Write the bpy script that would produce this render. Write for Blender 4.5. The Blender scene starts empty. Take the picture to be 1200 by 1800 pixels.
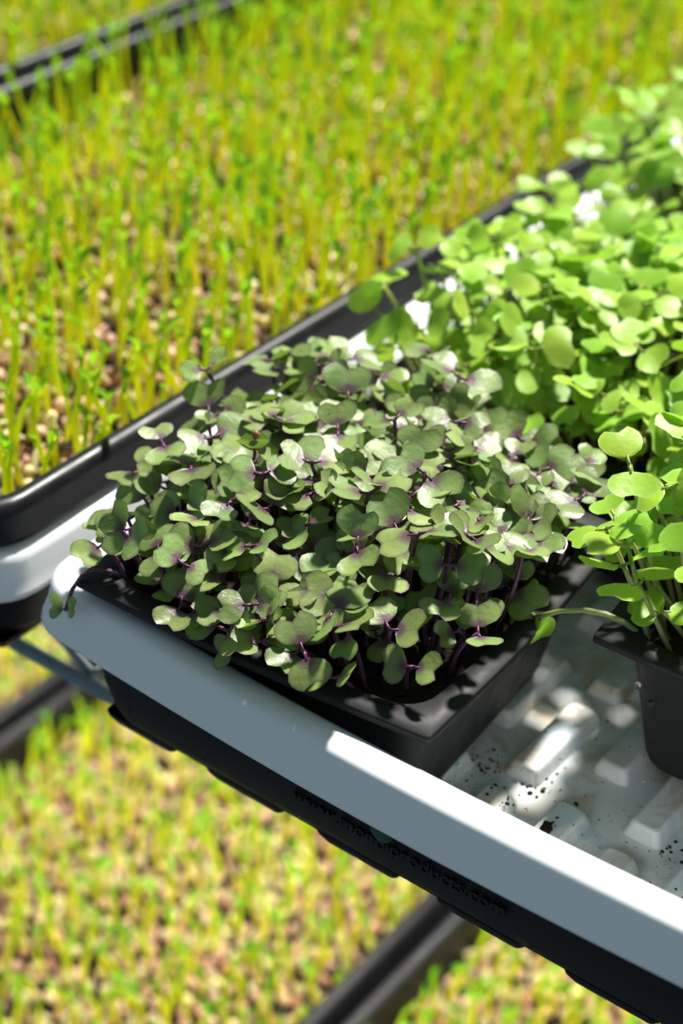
import bpy, math, random
import numpy as np
from mathutils import Vector, Matrix

random.seed(7)
RNG = np.random.default_rng(7)
scene = bpy.context.scene
COL = scene.collection

# ------------------------------------------------------------------ camera
CAM = np.array([0.35918, -0.34013, 0.36649])
AX = np.array([[0.7992157, 0.5995462, 0.0424111],      # right
               [-0.3681138, 0.4324853, 0.8230727],     # up
               [-0.4751279, 0.6734247, -0.5663502]])   # forward
FPX = 3316.7
cd = bpy.data.cameras.new('camera')
cam = bpy.data.objects.new('camera', cd)
COL.objects.link(cam)
cam.matrix_world = Matrix(((AX[0][0], AX[1][0], -AX[2][0], CAM[0]),
                           (AX[0][1], AX[1][1], -AX[2][1], CAM[1]),
                           (AX[0][2], AX[1][2], -AX[2][2], CAM[2]),
                           (0, 0, 0, 1)))
cd.sensor_fit = 'VERTICAL'
cd.sensor_height = 36.0
cd.sensor_width = 24.0
cd.lens = FPX / 1800 * 36
cd.clip_start = 0.01
cd.dof.use_dof = True
cd.dof.focus_distance = 0.565
cd.dof.aperture_fstop = 7.5
scene.camera = cam

# ------------------------------------------------------------------ light
world = bpy.data.worlds.new('world')
scene.world = world
world.use_nodes = True
bg = world.node_tree.nodes['Background']
bg.inputs[0].default_value = (0.62, 0.84, 1.0, 1)
bg.inputs[1].default_value = 0.255

sd = bpy.data.lights.new('sun', 'SUN')
sd.energy = 8.5
sd.angle = math.radians(5)
sd.color = (1.0, 0.97, 0.9)
sun = bpy.data.objects.new('sun', sd)
COL.objects.link(sun)
AZ, EL = math.radians(-8), math.radians(57)
to_sun = Vector((math.sin(AZ) * math.cos(EL), math.cos(AZ) * math.cos(EL), math.sin(EL)))
sun.rotation_euler = to_sun.to_track_quat('Z', 'Y').to_euler()
sun.location = to_sun * 3

vs = scene.view_settings
vs.view_transform = 'Standard'
vs.look = 'None'
vs.exposure = 0.12
vs.gamma = 1.0
vs.use_curve_mapping = False


# ------------------------------------------------------------------ helpers
def project(P):
    d = (np.asarray(P, float) - CAM) @ AX.T
    return 600 + FPX * d[..., 0] / d[..., 2], 900 - FPX * d[..., 1] / d[..., 2], d[..., 2]


def mesh(name, verts, faces, smooth=True, attrs=None):
    me = bpy.data.meshes.new(name)
    me.from_pydata([tuple(v) for v in verts], [], [tuple(f) for f in faces])
    if smooth:
        me.polygons.foreach_set('use_smooth', [True] * len(me.polygons))
    if attrs is not None:
        ca = me.color_attributes.new('lv', 'FLOAT_COLOR', 'POINT')
        a = np.ones((len(me.vertices), 4), np.float32)
        a[:, :attrs.shape[1]] = attrs
        ca.data.foreach_set('color', a.ravel())
    me.update()
    return me


def fast_mesh(name, V, F, attrs=None):
    """V (n,3), F (m,k) equal-sized faces"""
    me = bpy.data.meshes.new(name)
    V = np.asarray(V, np.float32)
    F = np.asarray(F, np.int32)
    me.vertices.add(len(V))
    me.vertices.foreach_set('co', V.ravel())
    k = F.shape[1]
    me.loops.add(F.size)
    me.loops.foreach_set('vertex_index', F.ravel())
    me.polygons.add(len(F))
    me.polygons.foreach_set('loop_start', np.arange(0, F.size, k, dtype=np.int32))
    me.polygons.foreach_set('use_smooth', np.ones(len(F), bool))
    me.update(calc_edges=True)
    me.validate()
    if attrs is not None:
        ca = me.color_attributes.new('lv', 'FLOAT_COLOR', 'POINT')
        a = np.ones((len(V), 4), np.float32)
        a[:, :attrs.shape[1]] = attrs
        ca.data.foreach_set('color', a.ravel())
    return me


def obj(name, me, mat=None, parent=None, loc=None):
    o = bpy.data.objects.new(name, me)
    COL.objects.link(o)
    if mat is not None and me is not None and not me.materials:
        me.materials.append(mat)
    if parent is not None:
        o.parent = parent
    if loc is not None:
        o.location = loc
    return o


def empty(name, loc=(0, 0, 0), rz=0.0):
    o = bpy.data.objects.new(name, None)
    o.empty_display_size = 0.005
    COL.objects.link(o)
    o.location = loc
    o.rotation_euler = (0, 0, rz)
    return o


def tag(o, label=None, cat=None, group=None, kind=None):
    if label: o['label'] = label
    if cat: o['category'] = cat
    if group: o['group'] = group
    if kind: o['kind'] = kind
    return o


# ------------------------------------------------------------------ materials
def new_mat(name):
    m = bpy.data.materials.new(name)
    m.use_nodes = True
    nt = m.node_tree
    return m, nt, nt.nodes['Principled BSDF'], nt.nodes['Material Output']


def plastic(name, col, rough=0.4, spec=0.5, noise=0.0, nscale=60.0, bump=0.0, bscale=400.0, rvar=0.0):
    m, nt, p, out = new_mat(name)
    p.inputs['Base Color'].default_value = (*col, 1)
    p.inputs['Roughness'].default_value = rough
    p.inputs['Specular IOR Level'].default_value = spec
    tc = nt.nodes.new('ShaderNodeTexCoord')
    if noise > 0:
        n = nt.nodes.new('ShaderNodeTexNoise')
        n.inputs['Scale'].default_value = nscale
        n.inputs['Detail'].default_value = 6
        nt.links.new(tc.outputs['Object'], n.inputs['Vector'])
        mx = nt.nodes.new('ShaderNodeMix'); mx.data_type = 'RGBA'
        mx.inputs[6].default_value = (*[c * (1 - noise) for c in col], 1)
        mx.inputs[7].default_value = (*[min(1, c * (1 + noise)) for c in col], 1)
        nt.links.new(n.outputs['Fac'], mx.inputs[0])
        nt.links.new(mx.outputs[2], p.inputs['Base Color'])
        if rvar > 0:
            mr = nt.nodes.new('ShaderNodeMapRange')
            mr.inputs[1].default_value = 0.3; mr.inputs[2].default_value = 0.7
            mr.inputs[3].default_value = rough - rvar; mr.inputs[4].default_value = rough + rvar
            nt.links.new(n.outputs['Fac'], mr.inputs[0])
            nt.links.new(mr.outputs[0], p.inputs['Roughness'])
    if bump > 0:
        n2 = nt.nodes.new('ShaderNodeTexNoise')
        n2.inputs['Scale'].default_value = bscale
        nt.links.new(tc.outputs['Object'], n2.inputs['Vector'])
        b = nt.nodes.new('ShaderNodeBump')
        b.inputs['Strength'].default_value = bump
        b.inputs['Distance'].default_value = 0.0005
        nt.links.new(n2.outputs['Fac'], b.inputs['Height'])
        nt.links.new(b.outputs[0], p.inputs['Normal'])
    return m


M = {}
M['white'] = plastic('white_plastic', (0.82, 0.84, 0.85), 0.33, 0.5, 0.03, 25, 0.06, 120)
M['black'] = plastic('black_plastic', (0.008, 0.008, 0.0095), 0.40, 0.26, 0.3, 80, 0.05, 150, 0.08)
M['black_matte'] = plastic('black_tray_plastic', (0.006, 0.006, 0.0065), 0.55, 0.12, 0.2, 80)
M['pot'] = plastic('pot_plastic', (0.014, 0.014, 0.0155), 0.58, 0.25, 0.45, 90, 0.08, 300, 0.1)
M['wire'] = plastic('wire_coating', (0.16, 0.23, 0.26), 0.45, 0.5, 0.15, 200)
M['letter'] = plastic('raised_lettering', (0.008, 0.008, 0.0085), 0.5, 0.22)
M['sticker'] = plastic('green_sticker', (0.0, 0.06, 0.02), 0.5, 0.3)
M['housing'] = plastic('added_lamp_housing', (0.7, 0.7, 0.7), 0.4)
M['seedcoat'] = plastic('seed_coat', (0.28, 0.13, 0.05), 0.5, 0.4, 0.3, 900)
M['perlite'] = plastic('perlite', (0.75, 0.72, 0.66), 0.8, 0.2)


def stained():
    m, nt, p, out = new_mat('stained_white_plastic')
    p.inputs['Roughness'].default_value = 0.38
    tc = nt.nodes.new('ShaderNodeTexCoord')

    def nz(scale, detail, off=(0, 0, 0), dist=0.0):
        mp = nt.nodes.new('ShaderNodeMapping')
        mp.inputs['Location'].default_value = off
        nt.links.new(tc.outputs['Object'], mp.inputs[0])
        n = nt.nodes.new('ShaderNodeTexNoise')
        n.inputs['Scale'].default_value = scale
        n.inputs['Detail'].default_value = detail
        n.inputs['Distortion'].default_value = dist
        nt.links.new(mp.outputs[0], n.inputs['Vector'])
        return n.outputs['Fac']

    def ramp(fac, a, b):
        r = nt.nodes.new('ShaderNodeMapRange')
        r.inputs[1].default_value = a; r.inputs[2].default_value = b
        nt.links.new(fac, r.inputs[0])
        return r.outputs[0]

    def mixc(fac, c0, c1):
        x = nt.nodes.new('ShaderNodeMix'); x.data_type = 'RGBA'
        nt.links.new(fac, x.inputs[0])
        for i, c in ((6, c0), (7, c1)):
            if isinstance(c, tuple): x.inputs[i].default_value = (*c, 1)
            else: nt.links.new(c, x.inputs[i])
        return x.outputs[2]
    c = mixc(ramp(nz(38, 3, (3, 1, 0), 0.6), 0.47, 0.62), (0.80, 0.83, 0.84), (0.50, 0.53, 0.47))
    c = mixc(ramp(nz(70, 4, (0, 5, 0), 0.4), 0.56, 0.66), c, (0.66, 0.58, 0.47))
    c = mixc(ramp(nz(55, 3, (7, 2, 0), 0.3), 0.58, 0.66), c, (0.60, 0.70, 0.76))
    c = mixc(ramp(nz(520, 2, (1, 8, 0)), 0.70, 0.74), c, (0.10, 0.075, 0.05))
    nt.links.new(c, p.inputs['Base Color'])
    return m


M['stained'] = stained()


def leafy(name, stops_fn, rough, trans, spec=0.5, tcol=(0.4, 0.7, 0.05), hue=0.02, val=0.25, relief=0.0):
    """stops_fn(nt, attr_sep) -> base colour socket"""
    m, nt, p, out = new_mat(name)
    at = nt.nodes.new('ShaderNodeAttribute'); at.attribute_name = 'lv'
    sep = nt.nodes.new('ShaderNodeSeparateColor')
    nt.links.new(at.outputs['Color'], sep.inputs[0])
    base = stops_fn(nt, sep)
    oi = nt.nodes.new('ShaderNodeObjectInfo')
    add = nt.nodes.new('ShaderNodeMath'); add.operation = 'ADD'
    nt.links.new(oi.outputs['Random'], add.inputs[0])
    nt.links.new(sep.outputs[2], add.inputs[1])
    fr = nt.nodes.new('ShaderNodeMath'); fr.operation = 'FRACT'
    nt.links.new(add.outputs[0], fr.inputs[0])
    hsv = nt.nodes.new('ShaderNodeHueSaturation')
    mr = nt.nodes.new('ShaderNodeMapRange')
    mr.inputs[3].default_value = 0.5 - hue; mr.inputs[4].default_value = 0.5 + hue
    nt.links.new(fr.outputs[0], mr.inputs[0]); nt.links.new(mr.outputs[0], hsv.inputs['Hue'])
    m2 = nt.nodes.new('ShaderNodeMath'); m2.operation = 'MULTIPLY'; m2.inputs[1].default_value = 7.31
    f2 = nt.nodes.new('ShaderNodeMath'); f2.operation = 'FRACT'
    nt.links.new(fr.outputs[0], m2.inputs[0]); nt.links.new(m2.outputs[0], f2.inputs[0])
    mv = nt.nodes.new('ShaderNodeMapRange')
    mv.inputs[3].default_value = 1 - val; mv.inputs[4].default_value = 1 + val
    nt.links.new(f2.outputs[0], mv.inputs[0]); nt.links.new(mv.outputs[0], hsv.inputs['Value'])
    nt.links.new(base, hsv.inputs['Color'])
    nt.links.new(hsv.outputs[0], p.inputs['Base Color'])
    p.inputs['Roughness'].default_value = rough
    p.inputs['Specular IOR Level'].default_value = spec
    if relief:
        tc = nt.nodes.new('ShaderNodeTexCoord')
        nz = nt.nodes.new('ShaderNodeTexNoise'); nz.inputs['Scale'].default_value = 5.0; nz.inputs['Detail'].default_value = 3.0
        nt.links.new(tc.outputs['Object'], nz.inputs['Vector'])
        bp = nt.nodes.new('ShaderNodeBump'); bp.inputs['Strength'].default_value = 0.18; bp.inputs['Distance'].default_value = relief
        nt.links.new(nz.outputs['Fac'], bp.inputs['Height']); nt.links.new(bp.outputs[0], p.inputs['Normal'])
    tr = nt.nodes.new('ShaderNodeBsdfTranslucent')
    mt = nt.nodes.new('ShaderNodeMix'); mt.data_type = 'RGBA'; mt.inputs[0].default_value = 0.55
    nt.links.new(hsv.outputs[0], mt.inputs[6]); mt.inputs[7].default_value = (*tcol, 1)
    nt.links.new(mt.outputs[2], tr.inputs['Color'])
    ms = nt.nodes.new('ShaderNodeMixShader'); ms.inputs[0].default_value = trans
    nt.links.new(p.outputs[0], ms.inputs[1]); nt.links.new(tr.outputs[0], ms.inputs[2])
    nt.links.new(ms.outputs[0], out.inputs['Surface'])
    return m


def ramp_node(nt, fac, stops):
    r = nt.nodes.new('ShaderNodeValToRGB')
    e = r.color_ramp.elements
    e[0].position, e[0].color = stops[0][0], (*stops[0][1], 1)
    e[1].position, e[1].color = stops[-1][0], (*stops[-1][1], 1)
    for pos, c in stops[1:-1]:
        x = e.new(pos); x.color = (*c, 1)
    nt.links.new(fac, r.inputs[0])
    return r.outputs[0]


def kale_cols(nt, sep):
    # red channel: distance from the leaf base; green: closeness to the margin or a vein
    c = ramp_node(nt, sep.outputs[0], [(0.0, (0.10, 0.02, 0.07)), (0.22, (0.13, 0.075, 0.085)),
                                       (0.42, (0.20, 0.275, 0.085)), (1.0, (0.245, 0.36, 0.095))])
    mx = nt.nodes.new('ShaderNodeMix'); mx.data_type = 'RGBA'
    nt.links.new(sep.outputs[1], mx.inputs[0])
    nt.links.new(c, mx.inputs[6]); mx.inputs[7].default_value = (0.10, 0.035, 0.075, 1)
    return mx.outputs[2]


def green_cols(nt, sep):
    c = ramp_node(nt, sep.outputs[0], [(0.0, (0.48, 0.58, 0.12)), (0.25, (0.35, 0.56, 0.05)), (1.0, (0.32, 0.54, 0.05))])
    mx = nt.nodes.new('ShaderNodeMix'); mx.data_type = 'RGBA'
    nt.links.new(sep.outputs[1], mx.inputs[0])
    nt.links.new(c, mx.inputs[6]); mx.inputs[7].default_value = (0.45, 0.66, 0.15, 1)
    return mx.outputs[2]


M['kale_leaf'] = leafy('kale_leaf', kale_cols, 0.42, 0.26, 0.5, (0.30, 0.55, 0.03), 0.018, 0.28, 0.0012)
M['kale_stem'] = leafy('kale_stem', lambda nt, s: ramp_node(nt, s.outputs[0], [(0.0, (0.20, 0.10, 0.15)), (1.0, (0.13, 0.035, 0.09))]),
                       0.4, 0.1, 0.5, (0.3, 0.05, 0.15), 0.015, 0.25)
M['green_leaf'] = leafy('green_leaf', green_cols, 0.42, 0.36, 0.4, (0.42, 0.72, 0.03), 0.015, 0.15, 0.0008)
M['green_stem'] = leafy('green_stem', lambda nt, s: ramp_node(nt, s.outputs[0], [(0.0, (0.55, 0.52, 0.36)), (1.0, (0.38, 0.48, 0.09))]),
                        0.4, 0.3, 0.4, (0.5, 0.6, 0.1), 0.015, 0.2)
M['pea_stem'] = leafy('pea_stem', lambda nt, s: ramp_node(nt, s.outputs[0], [(0.0, (0.86, 0.78, 0.36)), (0.22, (0.86, 0.84, 0.06)),
                                                                               (0.7, (0.76, 0.84, 0.03)), (1.0, (0.36, 0.62, 0.02))]),
                      0.4, 0.55, 0.35, (0.90, 0.95, 0.04), 0.02, 0.12)
M['pea_leaf'] = leafy('pea_leaf', lambda nt, s: ramp_node(nt, s.outputs[0], [(0.0, (0.40, 0.62, 0.02)), (1.0, (0.09, 0.34, 0.02))]),
                      0.42, 0.45, 0.4, (0.45, 0.75, 0.02), 0.02, 0.25)
M['seed'] = leafy('pea_seed', lambda nt, s: ramp_node(nt, s.outputs[2], [(0.0, (0.50, 0.27, 0.17)), (0.35, (0.62, 0.40, 0.28)), (0.6, (0.40, 0.17, 0.08)),
                                                                           (0.8, (0.66, 0.52, 0.28)), (1.0, (0.70, 0.62, 0.25))]),
                  0.5, 0.0, 0.4, (0.6, 0.4, 0.2), 0.015, 0.25)
M['sprout'] = leafy('pale_sprout', lambda nt, s: ramp_node(nt, s.outputs[0], [(0.0, (0.78, 0.72, 0.42)), (1.0, (0.80, 0.77, 0.36))]),
                    0.45, 0.25, 0.4, (0.8, 0.75, 0.3), 0.01, 0.1)


def soil_mat():
    m, nt, p, out = new_mat('potting_soil')
    p.inputs['Roughness'].default_value = 0.85
    p.inputs['Specular IOR Level'].default_value = 0.25
    tc = nt.nodes.new('ShaderNodeTexCoord')
    n = nt.nodes.new('ShaderNodeTexNoise'); n.inputs['Scale'].default_value = 500; n.inputs['Detail'].default_value = 6
    nt.links.new(tc.outputs['Object'], n.inputs['Vector'])
    c = ramp_node(nt, n.outputs['Fac'], [(0.3, (0.008, 0.005, 0.004)), (0.6, (0.022, 0.013, 0.008)), (0.85, (0.08, 0.045, 0.025))])
    nt.links.new(c, p.inputs['Base Color'])
    b = nt.nodes.new('ShaderNodeBump'); b.inputs['Distance'].default_value = 0.001
    nt.links.new(n.outputs['Fac'], b.inputs['Height']); nt.links.new(b.outputs[0], p.inputs['Normal'])
    return m


M['soil'] = soil_mat()


def water_mat():
    m, nt, p, out = new_mat('water_drop')
    p.inputs['Base Color'].default_value = (1, 1, 1, 1)
    p.inputs['Roughness'].default_value = 0.02
    p.inputs['IOR'].default_value = 1.33
    p.inputs['Transmission Weight'].default_value = 1.0
    return m


M['water'] = water_mat()


def emit_mat():
    m, nt, p, out = new_mat('added_lamp_diffuser')
    p.inputs['Base Color'].default_value = (1, 1, 1, 1)
    p.inputs['Emission Color'].default_value = (1.0, 0.95, 0.85, 1)
    p.inputs['Emission Strength'].default_value = 74.0  # glow of the added tube lamps over the lower trays
    return m


M['emit'] = emit_mat()


# ------------------------------------------------------------------ trays
def ring(W, L, d, z, r, bulge=0.0, ns=10, nc=6, bx=None):
    """rounded rectangle of outer size W x L (corner 0,0), inset d, corner radius r, sides bowed outward"""
    x0, x1, y0, y1 = d, W - d, d, L - d
    if bx is None:
        bx = bulge
    pts = []

    def side(ax, ay, cx, cy, nx, ny, b):
        for i in range(ns):
            t = i / ns
            k = math.sin(math.pi * t) * b
            pts.append((ax + (cx - ax) * t + nx * k, ay + (cy - ay) * t + ny * k, z))

    def corner(cx, cy, a0):
        for i in range(nc):
            a = a0 + (math.pi / 2) * i / nc
            pts.append((cx + r * math.cos(a), cy + r * math.sin(a), z))
    side(x0 + r, y0, x1 - r, y0, 0, -1, bulge)
    corner(x1 - r, y0 + r, -math.pi / 2)
    side(x1, y0 + r, x1, y1 - r, 1, 0, bx)
    corner(x1 - r, y1 - r, 0)
    side(x1 - r, y1, x0 + r, y1, 0, 1, bulge)
    corner(x0 + r, y1 - r, math.pi / 2)
    side(x0, y1 - r, x0, y0 + r, -1, 0, bx)
    corner(x0 + r, y0 + r, math.pi)
    return pts


def loft(rings, cap_first=False, cap_last=False):
    V, F = [], []
    n = len(rings[0])
    for R_ in rings:
        V += R_
    for k in range(len(rings) - 1):
        for i in range(n):
            j = (i + 1) % n
            F.append((k * n + i, k * n + j, (k + 1) * n + j, (k + 1) * n + i))
    if cap_last:
        F.append(tuple((len(rings) - 1) * n + i for i in range(n)))
    if cap_first:
        F.append(tuple(reversed(range(n))))
    return V, F


def rim_profile(prof, W, L, r0, bulge, bx=None):
    return [ring(W, L, d, z, max(0.003, r0 - d * 0.6), bulge * bf, bx=None if bx is None else bx * bf) for d, z, bf in prof]


TRAY_W, TRAY_L = 0.280, 0.545


def box_mesh(name, x0, x1, y0, y1, z0, z1, tp=0.0015, bev=0.0012):
    """raised block, tapered towards the top and with softened top edges"""
    R_ = []
    for k, (d, z) in enumerate(((0, z0), (tp, z1 - bev), (tp + bev * 0.4, z1 - bev * 0.3), (tp + bev, z1))):
        R_.append([(x + x0, y + y0, zz) for x, y, zz in ring(x1 - x0, y1 - y0, d, z, 0.0022, 0, 1, 3)])
    V, F = loft(R_, False, True)
    return mesh(name, V, F, False)


def white_tray(loc, label, ribs, TRAY_W=TRAY_W, TRAY_L=TRAY_L, lift=0.0):
    root = empty('propagation_tray', loc)
    tag(root, label, 'tray')
    prof = [(0.0015, -0.0155, 1), (-0.0022, -0.0170, 1), (-0.0032, -0.0160, 1), (-0.0026, -0.0145, 1), (-0.0012, -0.0100, 1), (-0.0002, -0.0040, 1),
            (0.0006, -0.0014, 1), (0.0022, -0.0002, 1), (0.0060, 0.0004, 1), (0.0095, 0.0, 1), (0.0112, -0.0012, .9), (0.0122, -0.004, .8),
            (0.0140, -0.030, .4), (0.0158, -0.052, 0.1), (0.0175, -0.0546, 0)]
    prof = [(d, z + (lift if z < -0.04 else 0), f) for d, z, f in prof]
    V, F = loft(rim_profile(prof, TRAY_W, TRAY_L, 0.017, 0.0045, 0.004))
    obj('tray_body', mesh('tray_body', V, F), M['white'], root)
    V, F = loft([ring(TRAY_W, TRAY_L, 0.0170, lift - 0.0545, 0.012), ring(TRAY_W, TRAY_L, 0.020, lift - 0.0550, 0.010)], False, True)
    bottom = obj('tray_bottom', mesh('tray_bottom', V, F), M['stained'], root)
    if ribs:
        k = 0
        u = 0.0275
        while u < TRAY_W - 0.025:
            odd = k % 2
            v = 0.0205
            first = True
            while v < TRAY_L - 0.03:
                ln = (0.052 if not odd else 0.044) if first else 0.043
                e = min(v + ln, TRAY_L - 0.021)
                o = obj('base_rib', box_mesh('base_rib', u, u + 0.0135, v, e, -0.0552, -0.0496), M['stained'], bottom)
                v = e + (0.021 if not odd else 0.010)
                first = False
            k += 1
            u += 0.0225
    return root


def under_tray(loc, label, lettered=False, TRAY_W=TRAY_W, TRAY_L=TRAY_L, drop=0.0):
    """black tray nested below, its walls and foot ridges show under the white skirt"""
    root = empty('carrier_tray', loc)
    tag(root, label, 'tray')
    prof = [(0.0125, -0.0060, .6), (0.0050, -0.0050, .8), (0.0040, -0.0062, .8), (0.0100, -0.0100, .6), (0.0102, -0.038, .3), (0.0130, -0.0510, 0), (0.0150, -0.0555, 0), (0.0180, -0.0572, 0)]
    prof = [(d, z - (drop if z > -0.02 else 0), f) for d, z, f in prof]
    V, F = loft(rim_profile(prof, TRAY_W, TRAY_L, 0.024, 0.0045), False, True)
    body = obj('tray_body', mesh('carrier_body', V, F), M['black_matte'], root)
    u = 0.0140
    for k in range(6):
        a, b = u + 0.046 * k, u + 0.046 * k + 0.033
        a = max(a, 0.016); b = min(b, TRAY_W - 0.016)
        if b - a < 0.01: continue
        me = box_mesh('foot_ridge', a, b, 0.0152, TRAY_L - 0.016, 0.0, 0.0064, 0.0005, 0.0045)
        me.transform(Matrix.Scale(-1, 4, (0, 0, 1)))
        me.flip_normals()
        o = obj('foot_ridge', me, M['black_matte'], body, (0, 0, -0.0562))
    for x in np.arange(0.03, TRAY_W - 0.02, 0.033):
        V, F = tube([(x, 0.0118, -0.012), (x, 0.0116, -0.030), (x + 0.0004, 0.0135, -0.047)], [0.0022, 0.0022, 0.0018], 8)
        obj('wall_groove', mesh('wall_groove', V, F), M['black_matte'], body)
    if lettered:
        cu = bpy.data.curves.new('lettering', 'FONT')
        cu.body = 'www.mondiproducts.com'
        cu.size = 0.0072
        cu.extrude = 0.0004
        cu.resolution_u = 3
        tmp = bpy.data.objects.new('tmp', cu)
        COL.objects.link(tmp)
        dg = bpy.context.evaluated_depsgraph_get()
        me = bpy.data.meshes.new_from_object(tmp.evaluated_get(dg))
        bpy.data.objects.remove(tmp)
        xs = [v.co.x for v in me.vertices]
        s = 0.0785 / (max(xs) - min(xs))
        me.transform(Matrix.Scale(s, 4, (1, 0, 0)))
        me.materials.clear()
        o = obj('lettering', me, M['letter'], body, (0.1025 - min(xs) * s, 0.0086, -0.0408))
        o.rotation_euler = (math.radians(90), 0, 0)
        tag(o, 'raised black web address on the tray wall')
        V, F = disc(0.0042, 0.0004)
        o = obj('sticker', mesh('sticker', V, F), M['sticker'], body, (0.1365, 0.0078, -0.0330))
        o.rotation_euler = (math.radians(90), 0, 0)
        tag(o, 'round green sticker')
    return root


def disc(r, h, n=24):
    V = [(r * math.cos(2 * math.pi * i / n), r * math.sin(2 * math.pi * i / n), 0) for i in range(n)]
    V += [(x * 0.97, y * 0.97, h) for x, y, _ in V]
    F = [(i, (i + 1) % n, n + (i + 1) % n, n + i) for i in range(n)] + [tuple(range(n, 2 * n)), tuple(reversed(range(n)))]
    return V, F


def tube(pts, rad, n=6, cap=True):
    pts = [Vector(p) for p in pts]
    V, F = [], []
    up = Vector((0.31, 0.77, 0.12))
    for i, p in enumerate(pts):
        t = (pts[min(i + 1, len(pts) - 1)] - pts[max(i - 1, 0)]).normalized()
        a = t.cross(up)
        if a.length < 1e-4: a = t.cross(Vector((1, 0, 0)))
        a.normalize()
        b = t.cross(a)
        r = rad[i] if hasattr(rad, '__len__') else rad
        for k in range(n):
            th = 2 * math.pi * k / n
            V.append(p + (a * math.cos(th) + b * math.sin(th)) * r)
    for i in range(len(pts) - 1):
        for k in range(n):
            j = (k + 1) % n
            F.append((i * n + k, i * n + j, (i + 1) * n + j, (i + 1) * n + k))
    if cap:
        F.append(tuple(reversed(range(n))))
        F.append(tuple((len(pts) - 1) * n + k for k in range(n)))
    return V, F


def bez(a, b, c, n):
    a, b, c = Vector(a), Vector(b), Vector(c)
    return [(1 - t) ** 2 * a + 2 * t * (1 - t) * b + t * t * c for t in [i / n for i in range(n + 1)]]


front_tray = white_tray((-0.003, 0, 0), 'white plastic tray with stained ribbed floor, holding the black pots', True)
front_under = under_tray((-0.002, 0, -0.0005), 'black plastic tray nested under the white tray that holds the pots', True)

PX = -0.025                    # outer right side of the pea trays beside the white tray
PEA_W, PEA_L = 0.274, 0.72
left_white = white_tray((PX - PEA_W, 0.004, -0.009), 'white plastic tray beneath the black tray of pea shoots, left of the kale pot', False, PEA_W + 0.002, PEA_L, 0.010)
left_under = under_tray((PX - PEA_W, 0.004, -0.0012), 'black plastic tray at the bottom of the stack left of the kale pot', False, PEA_W + 0.002, PEA_L, 0.0085)


def pea_tray(loc, label, W, L):
    root = empty('seed_tray', loc)
    tag(root, label, 'tray')
    prof = [(0.0040, -0.0125, 1), (0.0010, -0.0135, 1), (-0.0002, -0.0128, 1), (0.0006, -0.0112, 1), (0.0016, -0.0080, 1), (0.0022, -0.0040, 1),
            (0.0035, -0.0010, 1), (0.0060, 0.0006, 1), (0.0090, 0.0003, 1), (0.0112, -0.0014, 1), (0.0124, -0.0045, .9),
            (0.0150, -0.028, .4), (0.0165, -0.052, 0)]
    V, F = loft(rim_profile(prof, W, L, 0.020, -0.001, -0.0015), False, True)
    obj('tray_body', mesh('seed_tray_body', V, F), M['black'], root)
    return root


PEA_TRAYS = [  # x0, y0, z rim, label, height range, bed depth, where, width, length
    (PX - PEA_W, 0.004, 0.0065, 'black plastic tray crowded with pea shoots directly left of the kale pot', (0.032, 0.053), 0.029, 'beside the kale pot', PEA_W, PEA_L),
    (PX - 2 * PEA_W - 0.002, 0.000, 0.0065, 'black plastic tray of pea shoots cut off by the top left corner', (0.032, 0.050), 0.029, 'in the tray at the top left corner', PEA_W, PEA_L),
    (-0.275 - TRAY_W, 0.02, -0.365, 'black plastic pea tray on the lower shelf, at the left edge', (0.023, 0.038), 0.028, 'on the lower shelf at the left edge', TRAY_W, TRAY_L),
    (-0.274, 0.02, -0.365, 'black plastic pea tray on the lower shelf, middle of the three there', (0.023, 0.038), 0.028, 'on the lower shelf in the middle tray', TRAY_W, TRAY_L),
    (0.007, 0.02, -0.365, 'black plastic pea tray on the lower shelf below the lettered black tray', (0.023, 0.038), 0.028, 'on the lower shelf below the lettered tray', TRAY_W, TRAY_L),
]
TRAY_OBJ = [pea_tray(t[:3], t[3], t[7], t[8]) for t in PEA_TRAYS]


# ------------------------------------------------------------------ wire shelves
def wire_shelf(z, label, x0, x1, y0, y1, pitch=0.03):
    root = empty('wire_shelf', (0, 0, z))
    tag(root, label, 'shelf')
    for yy in (y0, y1):
        for zz, r in ((-0.004, 0.0028), (-0.026, 0.0030)):
            V, F = tube([(x0, yy, zz), (x1, yy, zz)], r, 8)
            obj('edge_rail', mesh('edge_rail', V, F), M['wire'], root)
        pts = []
        n = int((x1 - x0) / 0.032)
        for i in range(n + 1):
            pts.append((x0 + (x1 - x0) * i / n, yy + 0.0045, -0.005 if i % 2 else -0.025))
        V, F = tube(pts, 0.0019, 6)
        obj('truss_wire', mesh('truss_wire', V, F), M['wire'], root)
    V, F = tube([(0, y0, 0), (0, y1, 0)], 0.0015, 6)
    me = mesh('deck_wire', V, F)
    x = x0 + 0.01
    while x < x1:
        obj('deck_wire', me, M['wire'], root, (x, 0, -0.0015))
        x += pitch
    for yy in (y0 + 0.13, y0 + 0.33, y0 + 0.50):
        V, F = tube([(x0, yy, -0.006), (x1, yy, -0.006)], 0.0022, 6)
        obj('cross_wire', mesh('cross_wire', V, F), M['wire'], root)
    return root


wire_shelf(-0.0645, 'blue-grey wire shelf carrying the upper trays', -0.62, 0.36, 0.051, 0.56)
wire_shelf(-0.419, 'blue-grey wire shelf carrying the lower trays', -0.62, 0.36, 0.042, 0.56)


def added_tube_lamp(loc, length, label):  # unseen lamp, added to light the lower trays
    root = empty('added_tube_lamp', loc)
    tag(root, label, 'added lamp')
    V, F = tube([(0, 0, 0.006), (length, 0, 0.006)], 0.009, 12)
    obj('housing', mesh('added_lamp_housing', V, F), M['housing'], root)
    V, F = tube([(0.01, 0, -0.003), (length - 0.01, 0, -0.003)], 0.007, 12)
    obj('diffuser', mesh('added_lamp_diffuser', V, F), M['emit'], root)
    return root


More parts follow.
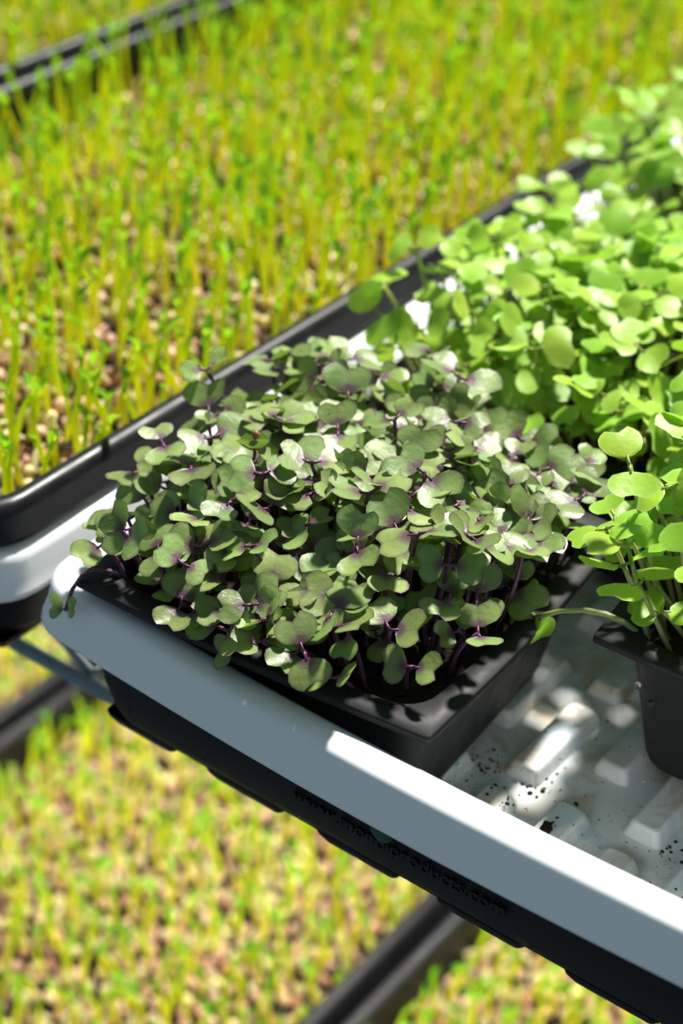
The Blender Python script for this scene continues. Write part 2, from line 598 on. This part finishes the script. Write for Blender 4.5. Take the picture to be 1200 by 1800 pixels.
for i, (y, lb) in enumerate(((0.16, 'front'), (0.38, 'rear'))):
    added_tube_lamp((-0.60, y, -0.112), 0.94, 'added unseen tube lamp under the upper wire shelf, the %s one' % lb)


# ------------------------------------------------------------------ pots
POT_S = 0.1305
POT_Z = 0.0074


def make_pot(x, y, yaw, label, bulge=0.002):
    root = empty('nursery_pot', (x, y, POT_Z), yaw)
    tag(root, label, 'pot', 'square black pots in the white tray')
    S = POT_S

    def rg(d, z, r, b=0.0):
        return ring(S, S, d, z, r, b, 8, 6)
    outer = [rg(0.0105, -0.0105, 0.010, bulge * .5), rg(0.0086, -0.0012, 0.012, bulge * .8), rg(0.0076, 0.0, 0.011, bulge), rg(0.0004, 0.0, 0.0012, bulge),
             rg(0.0, -0.0006, 0.0016, bulge), rg(0.0, -0.0026, 0.0016, bulge), rg(0.0025, -0.0032, 0.004, bulge), rg(0.0062, -0.0042, 0.008, bulge * .8),
             rg(0.0085, -0.010, 0.009, bulge * .6), rg(0.0150, -0.0520, 0.010, 0), rg(0.0160, -0.0553, 0.010, 0), rg(0.0185, -0.0569, 0.009, 0)]
    V, F = loft(outer, False, True)
    body = obj('pot_body', mesh('pot_body', V, F), M['pot'], root)
    # soil
    n = 40
    g = np.linspace(0.0098, S - 0.0098, n)
    X, Y = np.meshgrid(g, g)
    Z = -0.0065 + 0.0016 * np.sin(X * 140 + 1) * np.cos(Y * 170) + RNG.normal(0, 0.0007, X.shape)
    Z[0], Z[-1], Z[:, 0], Z[:, -1] = -0.0085, -0.0085, -0.0085, -0.0085
    V = np.stack([X.ravel(), Y.ravel(), Z.ravel()], 1)
    I = np.arange(n * n).reshape(n, n)
    F = np.stack([I[:-1, :-1].ravel(), I[:-1, 1:].ravel(), I[1:, 1:].ravel(), I[1:, :-1].ravel()], 1)
    soil = obj('soil', fast_mesh('soil', V, F), M['soil'], root)
    # crumbs on the soil, too many to count
    Vc, Fc = [], []
    for k in range(420):
        c = np.array([RNG.uniform(0.014, S - 0.014), RNG.uniform(0.014, S - 0.014), -0.0060])
        v = ICO_V * RNG.uniform(0.0005, 0.0016) * RNG.uniform(0.6, 1.3, (len(ICO_V), 1)) + c
        Fc.append(ICO_F + len(Vc) * len(ICO_V)); Vc.append(v)
    o = obj('soil_crumbs', fast_mesh('soil_crumbs', np.concatenate(Vc), np.concatenate(Fc)), M['soil'], soil)
    o['kind'] = 'stuff'
    return root


def ico(sub):
    import bmesh
    bm = bmesh.new()
    bmesh.ops.create_icosphere(bm, subdivisions=sub, radius=1.0)
    V = np.array([v.co[:] for v in bm.verts]); F = np.array([[v.index for v in f.verts] for f in bm.faces])
    bm.free()
    return V, F


ICO_V, ICO_F = ico(1)
ICO2_V, ICO2_F = ico(2)

POTS = {
    'kale': (0.0158, 0.0020, 0.071, 'square black pot full of purple-stemmed kale seedlings at the tray corner'),
    'right': (0.1575, 0.0835, 0.066, 'square black pot of bright green seedlings cut off by the right edge'),
    'back': (0.0130, 0.1690, -0.02, 'square black pot of bright green seedlings directly behind the kale pot'),
    'far': (0.0100, 0.3080, 0.02, 'square black pot of green seedlings farthest back in the white tray'),
}
for k, v in POTS.items():
    make_pot(*v)


# ------------------------------------------------------------------ leaves and seedlings
def leaf_mesh(name, mat, notch, wide, cup, droop, wav, seed, fold=0.0):
    """heart-shaped seed leaf of unit length: base at the origin, reaching along +X, face up +Z"""
    rr = random.Random(seed)
    na, nr = 16, 6
    pm = 82.0
    key = [(0, 0.98 - notch), (10, 0.98 - notch * 0.62), (22, 1.0), (38, 0.97), (54, 0.80 + 0.1 * wide), (68, 0.52 + 0.12 * wide), (82, 0.20)]
    asym = rr.uniform(-0.06, 0.06)
    ph = rr.uniform(0, 6.28)
    V, A = [(0.0, 0.0, 0.0)], [(0.0, 0.0, 0.0)]
    for j in range(1, nr + 1):
        f = j / nr
        f = f ** 0.85
        for i in range(na + 1):
            a = -pm + 2 * pm * i / na
            b = abs(a)
            for q in range(len(key) - 1):
                if key[q][0] <= b <= key[q + 1][0] + 1e-6:
                    t = (b - key[q][0]) / (key[q + 1][0] - key[q][0])
                    t = t * t * (3 - 2 * t)
                    rm = key[q][1] * (1 - t) + key[q + 1][1] * t
                    break
            rm *= 1 + asym * (1 if a > 0 else -1) * min(1, b / 20)
            r = rm * f
            x, y = r * math.cos(math.radians(a)), r * math.sin(math.radians(a)) * (0.92 + 0.12 * wide)
            z = cup * y * y - droop * x * x + wav * math.sin(4.5 * x + 5.0 * y + ph) * f + fold * abs(y)
            V.append((x, y, z))
            vein = max(0.0, 1 - b / 5.0) * max(0, 1 - r / 0.75) * 0.6
            edge = 0.6 if j == nr else (0.0)
            A.append((min(1, r / rm * rm), max(vein, edge if b < 78 else 0.5), rr.random() * 0.0))
    F = []
    for i in range(na):
        F.append((0, 1 + i, 2 + i))
    for j in range(nr - 1):
        for i in range(na):
            a = 1 + j * (na + 1) + i
            F.append((a, a + na + 1, a + na + 2, a + 1))
    me = mesh(name, V, F, True, np.array(A, np.float32))
    me.materials.append(mat)
    return me


KALE_LEAVES = [leaf_mesh('kale_leaf', M['kale_leaf'], random.uniform(0.16, 0.30), random.uniform(0.6, 1.1), random.uniform(-0.15, 0.35),
                         random.uniform(-0.12, 0.35), random.uniform(0.02, 0.07), 100 + i, random.uniform(-0.05, 0.12)) for i in range(14)]
GREEN_LEAVES = [leaf_mesh('green_leaf', M['green_leaf'], random.uniform(0.10, 0.22), random.uniform(0.4, 0.9), random.uniform(-0.2, 0.25),
                          random.uniform(-0.05, 0.30), random.uniform(0.015, 0.05), 200 + i, random.uniform(-0.03, 0.10)) for i in range(14)]


def seedling(name, root, tip, L, yaw, normal, kind, label, group, mid=None, rs=1.0, open_=None):
    """an Empty at the root with a stem and two opposite seed leaves"""
    leaves = KALE_LEAVES if kind == 'kale' else GREEN_LEAVES
    lm, sm = (M['kale_leaf'], M['kale_stem']) if kind == 'kale' else (M['green_leaf'], M['green_stem'])
    e = empty(name, root)
    tag(e, label, 'seedling', group)
    root, tip = Vector(root), Vector(tip)
    if mid is None:
        mid = root.lerp(tip, 0.55) + Vector((random.gauss(0, .0022), random.gauss(0, .0022), 0.003))
        mid.z = max(mid.z, root.z + 0.4 * (tip.z - root.z))
    pts = [p - root for p in bez(root, mid, tip, 6)]
    r0 = (0.00085 if kind == 'kale' else 0.0009) * rs
    V, F = tube(pts, [r0 * (1.0 - 0.25 * i / 6) for i in range(7)], 6)
    A = np.zeros((len(V), 3), np.float32)
    A[:, 0] = np.repeat(np.linspace(0, 1, 7), 6)
    me = mesh('stem', V, F, True, A)
    obj('stem', me, sm, e)
    N = Vector(normal).normalized()
    for s in (0, 1):
        dy = yaw + s * math.pi + random.gauss(0, 0.22)
        d = Vector((math.cos(dy), math.sin(dy), 0))
        d = (d - N * d.dot(N)).normalized()
        op = random.uniform(0.0, 0.45) if open_ is None else open_
        d = (d * math.cos(op) + N * math.sin(op)).normalized()
        side = N.cross(d).normalized()
        nn = d.cross(side)
        roll = random.gauss(0, 0.22)
        side, nn = side * math.cos(roll) + nn * math.sin(roll), nn * math.cos(roll) - side * math.sin(roll)
        l = L * random.uniform(0.84, 1.12)
        pet = l * 0.22
        base = tip - root + d * pet
        # petiole
        V, F = tube([tip - root - N * 0.0002, tip - root + d * pet * 0.5 - N * pet * 0.12, base + d * l * 0.08 + nn * l * 0.01], [r0 * .75, r0 * .62, r0 * .4], 5)
        lo = obj('leaf', random.choice(leaves), None, e)
        B = Matrix(((d.x, side.x, nn.x), (d.y, side.y, nn.y), (d.z, side.z, nn.z))).to_4x4()
        lo.matrix_local = Matrix.Translation(base) @ B @ Matrix.Diagonal((l, l * random.uniform(.92, 1.08), l, 1))
        A = np.zeros((len(V), 3), np.float32); A[:, 0] = 1
        obj('petiole', mesh('petiole', V, F, True, A), sm, e)
    return e


def pot_point(k, a, b, z=0.0):
    x, y, yaw, _ = POTS[k]
    c, s = math.cos(yaw), math.sin(yaw)
    X, Y = a * POT_S, b * POT_S
    return Vector((x + X * c - Y * s, y + X * s + Y * c, POT_Z + z))


def poisson(n_try, dmin, lo, hi, keep=None):
    pts = []
    cell = {}
    for _ in range(n_try):
        p = (random.uniform(*lo), random.uniform(*hi))
        if keep and not keep(*p): continue
        ci, cj = int(p[0] / dmin), int(p[1] / dmin)
        ok = True
        for i in (-1, 0, 1):
            for j in (-1, 0, 1):
                for q in cell.get((ci + i, cj + j), ()):
                    if (q[0] - p[0]) ** 2 + (q[1] - p[1]) ** 2 < dmin * dmin:
                        ok = False
        if ok:
            pts.append(p); cell.setdefault((ci, cj), []).append(p)
    return pts


def edge_push(a, b):
    """outward lean of a seedling by its place in the pot, and closeness to the pot's edge"""
    def f(t): return max(0.0, (0.30 - t) / 0.30)
    px = f(1 - a) - f(a)
    py = f(1 - b) - f(b)
    return px, py, max(abs(px), abs(py))


ZONES = {'front': 'in the front row', 'left': 'along the left edge', 'right': 'along the right edge', 'back': 'along the back edge', 'mid_front_left': 'in the middle, front left', 'mid_front_right': 'in the middle, front right',
         'mid_back_left': 'in the middle, back left', 'mid_back_right': 'in the middle, back right'}


def zone(a, b):
    d = {'front': b, 'left': a, 'right': 1 - a, 'back': 1 - b}
    k = min(d, key=d.get)
    return k if d[k] < 0.2 else ('mid_front' if b < 0.5 else 'mid_back') + ('_left' if a < 0.5 else '_right')


def look(h, h0):
    return 'low' if h < h0 - 0.006 else 'tall' if h > h0 + 0.003 else 'mid-height'


# kale
for a, b in poisson(14000, 0.041, (0.085, 0.90), (0.085, 0.90)):
    px, py, ed = edge_push(a, b)
    if b < 0.28 and a > 0.70 and random.random() < 0.5: continue
    if b < 0.16 and random.random() < 0.25: continue
    root = pot_point('kale', a, b, -0.0085)
    h = 0.040 + random.gauss(0, 0.0038) - 0.010 * ed * random.random()
    if b < 0.36: h -= 0.016 * ((0.36 - b) / 0.24) * random.uniform(0.3, 1.3)
    if random.random() < 0.2: h -= random.uniform(0.006, 0.014)
    if a > 0.7 and b > 0.5: h -= 0.007
    h = max(h, 0.014)
    tip = root + Vector((px * (0.012 if px < 0 else 0.006) + random.gauss(0, 0.003), py * (0.019 if py < 0 else 0.005) + random.gauss(0, 0.003), h))
    nrm = Vector((px * 0.4 + random.gauss(0, 0.24) + 0.05, py * 0.4 + random.gauss(0, 0.24) - 0.16, 1.0))
    z = zone(a, b)
    seedling('kale_seedling', root, tip, random.uniform(0.0080, 0.0112), random.uniform(0, 6.28), nrm, 'kale',
             '%s purple-stemmed kale seedling %s of the kale pot' % (look(h, 0.040), ZONES[z]), look(h, 0.040) + ' kale seedlings ' + ZONES[z])

# short ones filling the front of the clump below the taller leaves
for a, b in poisson(3000, 0.072, (0.10, 0.90), (0.09, 0.58)):
    if b < 0.22 and a > 0.66: continue
    px, py, ed = edge_push(a, b)
    root = pot_point('kale', a, b, -0.0085)
    h = random.uniform(0.012, 0.026)
    tip = root + Vector((px * 0.010 + random.gauss(0, 0.004), -0.006 + py * 0.010 + random.gauss(0, 0.004), h))
    nrm = Vector((px * 0.4 + random.gauss(0, 0.3), -0.45 + random.gauss(0, 0.25), 1.0))
    seedling('kale_seedling', root, tip, random.uniform(0.0068, 0.0095), random.uniform(0, 6.28), nrm, 'kale',
             'short shaded kale seedling %s of the kale pot' % ZONES[zone(a, b)], 'short kale seedlings ' + ZONES[zone(a, b)])

# single kale seedlings that stand out
o = seedling('kale_seedling', pot_point('kale', 0.13, 0.12, -0.0085), Vector((0.0170, -0.0035, -0.0010)), 0.0058, 0.6, (-0.3, -0.7, 0.5), 'kale',
             'small kale seedling drooping over the white rim at the tray corner', None, Vector((0.016, 0.006, 0.022)))
o = seedling('kale_seedling', pot_point('kale', 0.55, 0.86, -0.0085), pot_point('kale', 0.51, 0.94, 0.040), 0.0105, 0.3, (0.1, -0.1, 1), 'kale',
             'tall kale seedling standing above the back edge of its pot', None)
o = seedling('kale_seedling', pot_point('kale', 0.40, 0.88, -0.0085), pot_point('kale', 0.38, 1.03, 0.038), 0.0085, 0.2, (0.0, -0.05, 1), 'kale',
             'lone kale seedling rising behind the kale clump near the green pot', None)
o = seedling('kale_seedling', pot_point('kale', 0.16, 0.62, -0.0085), pot_point('kale', -0.06, 0.62, 0.036), 0.0080, 0.9, (-0.1, -0.1, 1), 'kale',
             'tall thin kale seedling leaning against the pea tray rim', None)
coat_tip = pot_point('kale', 0.27, 0.37, 0.036)
o = seedling('kale_seedling', pot_point('kale', 0.26, 0.38, -0.0085), coat_tip, 0.0070, 2.2, (0.0, -0.2, 1), 'kale',
             'young kale seedling still wearing a brown seed coat', None, None, 1.0, 1.25)
me = fast_mesh('seed_coat', ICO2_V * np.array([0.0014, 0.0012, 0.0017]), ICO2_F)
c = obj('seed_coat', me, M['seedcoat'], o, coat_tip - o.location + Vector((0.001, -0.001, 0.0075)))


# bright green seedlings
def green_pot(k, lab, dmin, h0, lean, cullfn=None, L0=0.0088, L1=0.0114, spread=0.020, backlean=0.2):
    n = 0
    for a, b in poisson(12000, dmin, (0.09, 0.91), (0.09, 0.91)):
        root = pot_point(k, a, b, -0.0085)
        if cullfn and not cullfn(root): continue
        px, py, ed = edge_push(a, b)
        h = h0 + random.gauss(0, 0.0042) - spread * ed * random.random()
        if b < 0.30: h -= 0.012 * (0.30 - b) / 0.2 * random.uniform(0.2, 1.2)
        h = max(h, 0.015)
        tip = root + Vector((px * lean + random.gauss(0, 0.003), py * lean * (0.9 if py < 0 else backlean) + random.gauss(0, 0.003), h))
        nrm = Vector((px * 0.4 + random.gauss(0, 0.28), py * 0.45 + random.gauss(0, 0.28) - 0.12, 1.0))
        z = zone(a, b)
        seedling('green_seedling', root, tip, random.uniform(L0, L1), random.uniform(0, 6.28), nrm, 'green',
                 '%s bright green seedling %s of the %s' % (look(h, h0), ZONES[z], lab), '%s green seedlings %s of the %s' % (look(h, h0), ZONES[z], lab))
        n += 1
    return n


def green_short(k, lab, dmin, ar, br, h0, h1):
    for a, b in poisson(4000, dmin, ar, br):
        px, py, ed = edge_push(a, b)
        root = pot_point(k, a, b, -0.0085)
        tip = root + Vector((px * (0.024 if k == 'right' else 0.016) + random.gauss(0, 0.004), -0.004 + py * 0.014 + random.gauss(0, 0.004), random.uniform(h0, h1)))
        nrm = Vector((px * 0.4 + random.gauss(0, 0.3), -0.45 + random.gauss(0, 0.25), 1.0))
        z = ZONES[zone(a, b)]
        seedling('green_seedling', root, tip, random.uniform(0.0082, 0.0106), random.uniform(0, 6.28), nrm, 'green',
                 'short shaded green seedling %s of the %s' % (z, lab), 'short green seedlings %s of the %s' % (z, lab))


def in_view(P, m=120):
    x, y, d = project(np.array(P))
    return -m < x < 1200 + m and -m < y < 1800 + m


green_pot('back', 'pot behind the kale', 0.048, 0.044, 0.026)
green_pot('right', 'pot at the right edge', 0.046, 0.061, 0.024, lambda r: in_view(r + Vector((0, 0, 0.04)), 200), 0.0095, 0.0118, 0.040)
green_pot('far', 'farthest pot', 0.050, 0.052, 0.030, lambda r: in_view(r + Vector((0, 0, 0.03)), 150))

green_short('back', 'pot behind the kale', 0.075, (0.10, 0.90), (0.09, 0.42), 0.014, 0.030)
green_short('right', 'pot at the right edge', 0.064, (0.10, 0.52), (0.14, 0.90), 0.018, 0.044)

# seedling that has toppled from the right pot across the gap
seedling('green_seedling', pot_point('right', 0.14, 0.10, -0.0085), Vector((0.1395, 0.0790, 0.0080)), 0.0110, 2.4, (-0.5, -0.6, 0.45), 'green',
         'toppled green seedling reaching from the right pot onto the kale pot rim', None, Vector((0.158, 0.092, 0.020)), 1.25, 0.1)


# ------------------------------------------------------------------ pea shoots and seeds
def shoot_variant(seed):
    r = random.Random(seed)
    bx, by = r.gauss(0, 0.07), r.gauss(0, 0.07)
    cx, cy = r.gauss(0, 0.05), r.gauss(0, 0.05)
    pts = []
    nseg = 6
    for i in range(nseg + 1):
        t = i / nseg
        pts.append(Vector((bx * t * t + cx * math.sin(3.14 * t), by * t * t + cy * math.sin(3.14 * t), t)))
    # the hooked tip
    hd = r.uniform(0, 6.28)
    hk = r.choice((0.02, 0.03, 0.06))
    pts[-1] += Vector((math.cos(hd) * hk, math.sin(hd) * hk, -hk * 0.4))
    V, F = tube(pts, [0.034, 0.034, 0.033, 0.031, 0.029, 0.027, 0.020], 5, False)
    SV = np.array([v[:] for v in V]); SF = np.array(F)
    SA = np.zeros((len(SV), 3)); SA[:, 0] = np.repeat(np.linspace(0, 1, nseg + 1), 5)
    # folded leaflets near the tip
    LV, LF, LA = [], [], []
    for q in range(r.choice((1, 1, 2, 2))):
        at = r.uniform(0.74, 0.98)
        p = pts[-1] if at > 0.93 else pts[-2].lerp(pts[-1], max(0, (at - 5 / 6) * 6)) if at > 5 / 6 else pts[-3].lerp(pts[-2], (at - 4 / 6) * 6)
        th = hd + r.uniform(-0.9, 0.9) + (math.pi if q == 1 else 0)
        ln = r.uniform(0.15, 0.26)
        wd = ln * r.uniform(0.17, 0.24)
        el = r.uniform(1.15, 1.52)
        d = Vector((math.cos(th) * math.cos(el), math.sin(th) * math.cos(el), math.sin(el)))
        s = Vector((-math.sin(th), math.cos(th), 0))
        nn = d.cross(s)
        o = len(LV)
        for j, (f, w) in enumerate(((0, 0.15), (0.3, 0.85), (0.6, 1.0), (0.85, 0.6), (1.0, 0.08))):
            c = p + d * ln * f - nn * ln * 0.25 * f * f
            for k, sg in enumerate((-1, 0, 1)):
                LV.append((c + s * wd * w * sg + nn * (abs(sg) * wd * w * 0.8))[:])
                LA.append((0.25 + 0.75 * f, 0, 0))
        for j in range(4):
            for k in range(2):
                a = o + j * 3 + k
                LF.append((a, a + 1, a + 4, a + 3))
    return SV, SF, SA, np.array(LV), np.array(LF), np.array(LA)


SHOOTS = [shoot_variant(500 + i) for i in range(16)]
SHOOT_ME = []
for i, (a, b, c, d, e, f) in enumerate(SHOOTS):
    m1 = fast_mesh('pea_stem', a, b, c); m1.materials.append(M['pea_stem'])
    m2 = fast_mesh('pea_leaf', d, e, f); m2.materials.append(M['pea_leaf'])
    SHOOT_ME.append((m1, m2))


def seed_variant(i):
    g = np.random.default_rng(900 + i)
    V = ICO_V * np.array([1, g.uniform(0.78, 1.0), g.uniform(0.72, 0.95)])
    V = V * (1 + g.normal(0, 0.05, (len(V), 1)))
    return V


SEEDS = [seed_variant(i) for i in range(6)]
SEED_ME = []
for i, v in enumerate(SEEDS):
    A = np.zeros((len(v), 3)); A[:, 2] = (i + 0.5) / 6
    me = fast_mesh('pea_seed', v, ICO_F, A); me.materials.append(M['seed']); SEED_ME.append(me)


def sprout_variant(seed):
    r = random.Random(seed)
    n = 5
    arc = r.uniform(0.8, 2.6)
    pts = []
    for i in range(n + 1):
        t = i / n * arc
        pts.append((math.sin(t), 0.0, (1 - math.cos(t)) * 0.8))
    V, F = tube(pts, [0.16, 0.2, 0.2, 0.18, 0.15, 0.1], 5, False)
    A = np.zeros((len(V), 3)); A[:, 0] = np.repeat(np.linspace(0, 1, n + 1), 5)
    return np.array([v[:] for v in V]), np.array(F), A


SPROUTS = [sprout_variant(70 + i) for i in range(6)]


def rotm(yaw, tx=0.0, ty=0.0):
    return np.array((Matrix.Rotation(yaw, 3, 'Z') @ Matrix.Rotation(tx, 3, 'X') @ Matrix.Rotation(ty, 3, 'Y')))


class Pile:
    def __init__(s): s.V, s.F, s.A, s.n = [], [], [], 0

    def add(s, V, F, A):
        s.V.append(V); s.F.append(F + s.n); s.A.append(A); s.n += len(V)

    def build(s, name, mat, label, cat):
        if not s.V: return None
        o = obj(name, fast_mesh(name, np.concatenate(s.V), np.concatenate(s.F), np.concatenate(s.A)), mat)
        return tag(o, label, cat, None, 'stuff')


def visible_bed(P, low):
    """keep only what the photograph could plausibly see, with a margin"""
    if not in_view(P, 260): return False
    if low and P[1] > 0.46: return False
    return True


shoot_list, seed_list, sprout_list = [], [], []
for ti, (tx, ty, tz, _, hr, bed, where, tw, tl) in enumerate(PEA_TRAYS):
    low = tz < -0.1
    dx = 0.0165
    # soil bed under the seeds
    V, F = loft([ring(tw, tl, 0.0136, -bed - 0.004, 0.010)], False, True)
    obj('soil_bed', mesh('soil_bed', V, F), M['soil'], TRAY_OBJ[ti])
    for x, y in poisson(60000 if ti == 0 else 30000, 0.0066, (tx + dx, tx + tw - dx), (ty + dx, ty + tl - dx), lambda x, y: visible_bed((x, y, tz), low)):
        seed_list.append((ti, x, y, tz - bed + random.uniform(-0.0025, 0.0035)))
        if random.random() < (0.30 if low else 0.45):
            sprout_list.append((ti, x + random.gauss(0, .002), y + random.gauss(0, .002), tz - bed + 0.0025))
    sp = 0.0093 if not low else 0.0112
    for x, y in poisson(30000, sp, (tx + dx + 0.001, tx + tw - dx - 0.001), (ty + dx + 0.001, ty + tl - dx - 0.001), lambda x, y: visible_bed((x, y, tz), low)):
        h = random.uniform(*hr) * (0.80 + 0.5 * min(y, 0.6)) if not low else random.uniform(*hr)
        if random.random() < 0.14: h *= random.uniform(0.45, 0.8)
        shoot_list.append((ti, x, y, tz - bed - 0.001, h))


def pick_largest(lst, n, dz):
    """indices of the ones nearest the camera and inside the frame"""
    P = np.array([(t[1], t[2], t[3] + dz) for t in lst])
    x, y, d = project(P)
    ok = (x > 0) & (x < 1200) & (y > 0) & (y < 1800)
    # hidden below the upper trays
    lowm = P[:, 2] < -0.1
    hid = lowm & (y < np.interp(x, [0, 200, 300, 567, 771, 987, 1200], [1130, 1180, 1310, 1440, 1570, 1690, 1800]))
    # hidden behind the kale and the green pots
    hid |= (~lowm) & (P[:, 0] > -0.06) & (P[:, 1] > 0.22)
    d = np.where(ok & ~hid, d, 9.0)
    return set(np.argsort(d)[:n].tolist())


# what the label says about where in its tray a piece stands
def place(ti, x, y):
    tx, ty = PEA_TRAYS[ti][:2]
    if ti == 0:
        d = tx + PEA_W - x
        w = 'hard by the rim' if d < 0.035 else 'near the rim' if d < 0.075 else 'away from the rim' if d < 0.13 else 'in the middle'
        v = 'at the tray corner' if y < 0.06 else 'level with the kale' if y < 0.135 else 'level with the green pot'
        return w + ', ' + v
    return PEA_TRAYS[ti][6]


top = pick_largest(shoot_list, 300, 0.03)
piles = {}
for i, (ti, x, y, z, h) in enumerate(shoot_list):
    vi = random.randrange(16)
    yaw = random.uniform(0, 6.28)
    t1, t2 = random.gauss(0, 0.10), random.gauss(0, 0.10)
    wd = (0.041 if ti < 2 else 0.046) * random.uniform(0.85, 1.15)
    if i in top:
        e = empty('pea_shoot', (x, y, z), yaw)
        e.rotation_euler = (t1, t2, yaw)
        pl = place(ti, x, y)
        lk = 'short' if h < 0.030 else 'tall' if h > 0.043 else 'leaning' if abs(t1) + abs(t2) > 0.2 else 'upright'
        tag(e, '%s yellow-green pea shoot %s' % (lk, pl), 'pea shoot', '%s pea shoots %s' % (lk, pl))
        for nm, me in zip(('stem', 'leaf_tip'), SHOOT_ME[vi]):
            o = obj(nm, me, None, e)
            o.scale = (wd, wd, h)
    else:
        Rm = np.array(Matrix.Rotation(yaw, 3, 'Z') @ Matrix.Rotation(t2, 3, 'Y') @ Matrix.Rotation(t1, 3, 'X'))
        S = np.array([wd, wd, h])
        a, b, c, d, e_, f = SHOOTS[vi]
        rnd = random.random()
        ps, pl = piles.setdefault(ti, (Pile(), Pile()))
        c = c.copy(); c[:, 2] = rnd; f = f.copy(); f[:, 2] = rnd
        ps.add((a * S) @ Rm.T + (x, y, z), b, c)
        pl.add((d * S) @ Rm.T + (x, y, z), e_, f)
for ti, (ps, pl) in piles.items():
    w = PEA_TRAYS[ti][6]
    a = ps.build('pea_shoots', M['pea_stem'], 'crowd of yellow-green pea stems ' + w, 'pea shoots')
    b = pl.build('leaf_tips', M['pea_leaf'], None, None)
    b.parent = a

top = pick_largest(seed_list, 300, 0.0)
piles = {}
for i, (ti, x, y, z) in enumerate(seed_list):
    vi = random.randrange(6)
    Rm = Matrix.Rotation(random.uniform(0, 6.28), 3, 'Z') @ Matrix.Rotation(random.uniform(0, 6.28), 3, 'X')
    s = random.uniform(0.0033, 0.0042)
    if i in top:
        o = obj('pea_seed', SEED_ME[vi], None, None, (x, y, z))
        o.rotation_euler = Rm.to_euler()
        o.scale = (s, s, s)
        pl = place(ti, x, y)
        tag(o, 'tan wrinkled pea seed ' + pl, 'seed', 'pea seeds ' + pl)
    else:
        A = np.zeros((len(ICO_V), 3)); A[:, 2] = random.random()
        piles.setdefault(ti, Pile()).add((SEEDS[vi] * s) @ np.array(Rm).T + (x, y, z), ICO_F, A)
for ti, p in piles.items():
    p.build('pea_seeds', M['seed'], 'bed of tan and reddish pea seeds ' + PEA_TRAYS[ti][6], 'seeds')

piles = {}
for (ti, x, y, z) in sprout_list:
    V, F, A = SPROUTS[random.randrange(6)]
    Rm = np.array(Matrix.Rotation(random.uniform(0, 6.28), 3, 'Z') @ Matrix.Rotation(random.gauss(0, 0.5), 3, 'X') @ Matrix.Rotation(random.uniform(-1.2, 0.3), 3, 'Y'))
    A = A.copy(); A[:, 2] = random.random()
    s = random.uniform(0.0045, 0.0085)
    piles.setdefault(ti, Pile()).add((V * s) @ Rm.T + (x, y, z), F, A)
for ti, p in piles.items():
    p.build('pale_sprouts', M['sprout'], 'short pale sprouts curling among the pea seeds ' + PEA_TRAYS[ti][6], 'sprouts')


# ------------------------------------------------------------------ small details
def lump(name, loc, sz, mat, seed, sub=2, rough=0.3):
    g = np.random.default_rng(seed)
    V0, F0 = (ICO2_V, ICO2_F) if sub == 2 else (ICO_V, ICO_F)
    V = V0 * np.array(sz) * (1 + g.normal(0, rough, (len(V0), 1)).clip(-0.6, 0.6))
    return obj(name, fast_mesh(name, V, F0), mat, None, loc)


FLOOR_Z = -0.0550
RIB_Z = -0.0496


def ground(x, y):
    k = (x - 0.0275) / 0.0225
    f = (k - math.floor(k)) * 0.0225
    odd = int(math.floor(k)) % 2
    if f > 0.0125 or f < 0.001: return FLOOR_Z
    if y < 0.0205 + (0.043 if odd else 0.051) and y > 0.022: return RIB_Z
    return FLOOR_Z


tag(lump('soil_clump', (0.1655, 0.0545, RIB_Z + 0.0012), (0.0022, 0.0030, 0.0016), M['soil'], 5, 2, 0.35),
    'dark clump of soil lying on a rib of the tray floor', 'soil clump')
P = Pile()
spots = [((0.146, 0.078), 0.005, 60), ((0.140, 0.060), 0.008, 30), ((0.150, 0.050), 0.012, 30), ((0.200, 0.078), 0.006, 30), ((0.214, 0.058), 0.005, 18),
         ((0.175, 0.060), 0.03, 40), ((0.15, 0.11), 0.02, 30), ((0.132, 0.050), 0.004, 60), ((0.130, 0.075), 0.004, 50)]
for (cx, cy), sg, n in spots:
    for _ in range(n):
        x, y = random.gauss(cx, sg), random.gauss(cy, sg * 0.8)
        if not (0.02 < x < 0.26 and 0.022 < y < 0.4): continue
        s = 0.00015 + 0.0005 * random.random() ** 2
        V = ICO_V * np.array([s * random.uniform(0.7, 1.8), s * random.uniform(0.7, 1.8), s * 0.7])
        P.add(V @ rotm(random.uniform(0, 6)).T + (x, y, ground(x, y) + s * 0.4), ICO_F, np.zeros((len(V), 3)))
P.build('soil_specks', M['soil'], 'dark specks of soil scattered on the white tray floor', 'soil specks')

# white perlite grains along the foot of the right and kale pots
for i, (k, a, b) in enumerate((('right', 0.15, 0.115), ('right', 0.24, 0.112), ('right', 0.29, 0.112), ('kale', 0.88, 0.33), ('kale', 0.885, 0.40), ('kale', 0.885, 0.28))):
    p = pot_point(k, a, b)
    z = ground(p.x, p.y) + 0.0006
    tag(lump('perlite_grain', (p.x, p.y, z), (0.0007, 0.0007, 0.0007), M['perlite'], 40 + i, 1, 0.2),
        'white perlite grain at the foot of the %s pot' % ('right-hand' if k == 'right' else 'kale'), 'perlite grain', 'perlite grains by the %s pot' % k)

# water drops on the front wall of the right pot
for i, (a, dz, s) in enumerate(((0.085, -0.0210, 1.2), (0.125, -0.0260, 1.5), (0.155, -0.0225, 1.2), (0.24, -0.0245, 1.8), (0.31, -0.026, 0.9))):
    inset = 0.0092 + (0.0150 - 0.0092) * (-dz - 0.010) / 0.044
    p = pot_point('right', a + 0.02, inset / POT_S, dz)
    V = ICO2_V * np.array([0.0010 * s, 0.0005 * s, 0.0012 * s])
    o = obj('water_drop', fast_mesh('water_drop', V, ICO2_F), M['water'], None, p)
    o.rotation_euler = (0, 0, POTS['right'][2])
    tag(o, 'clear water drop clinging to the front of the right-hand pot', 'water drop', 'water drops on the right-hand pot')
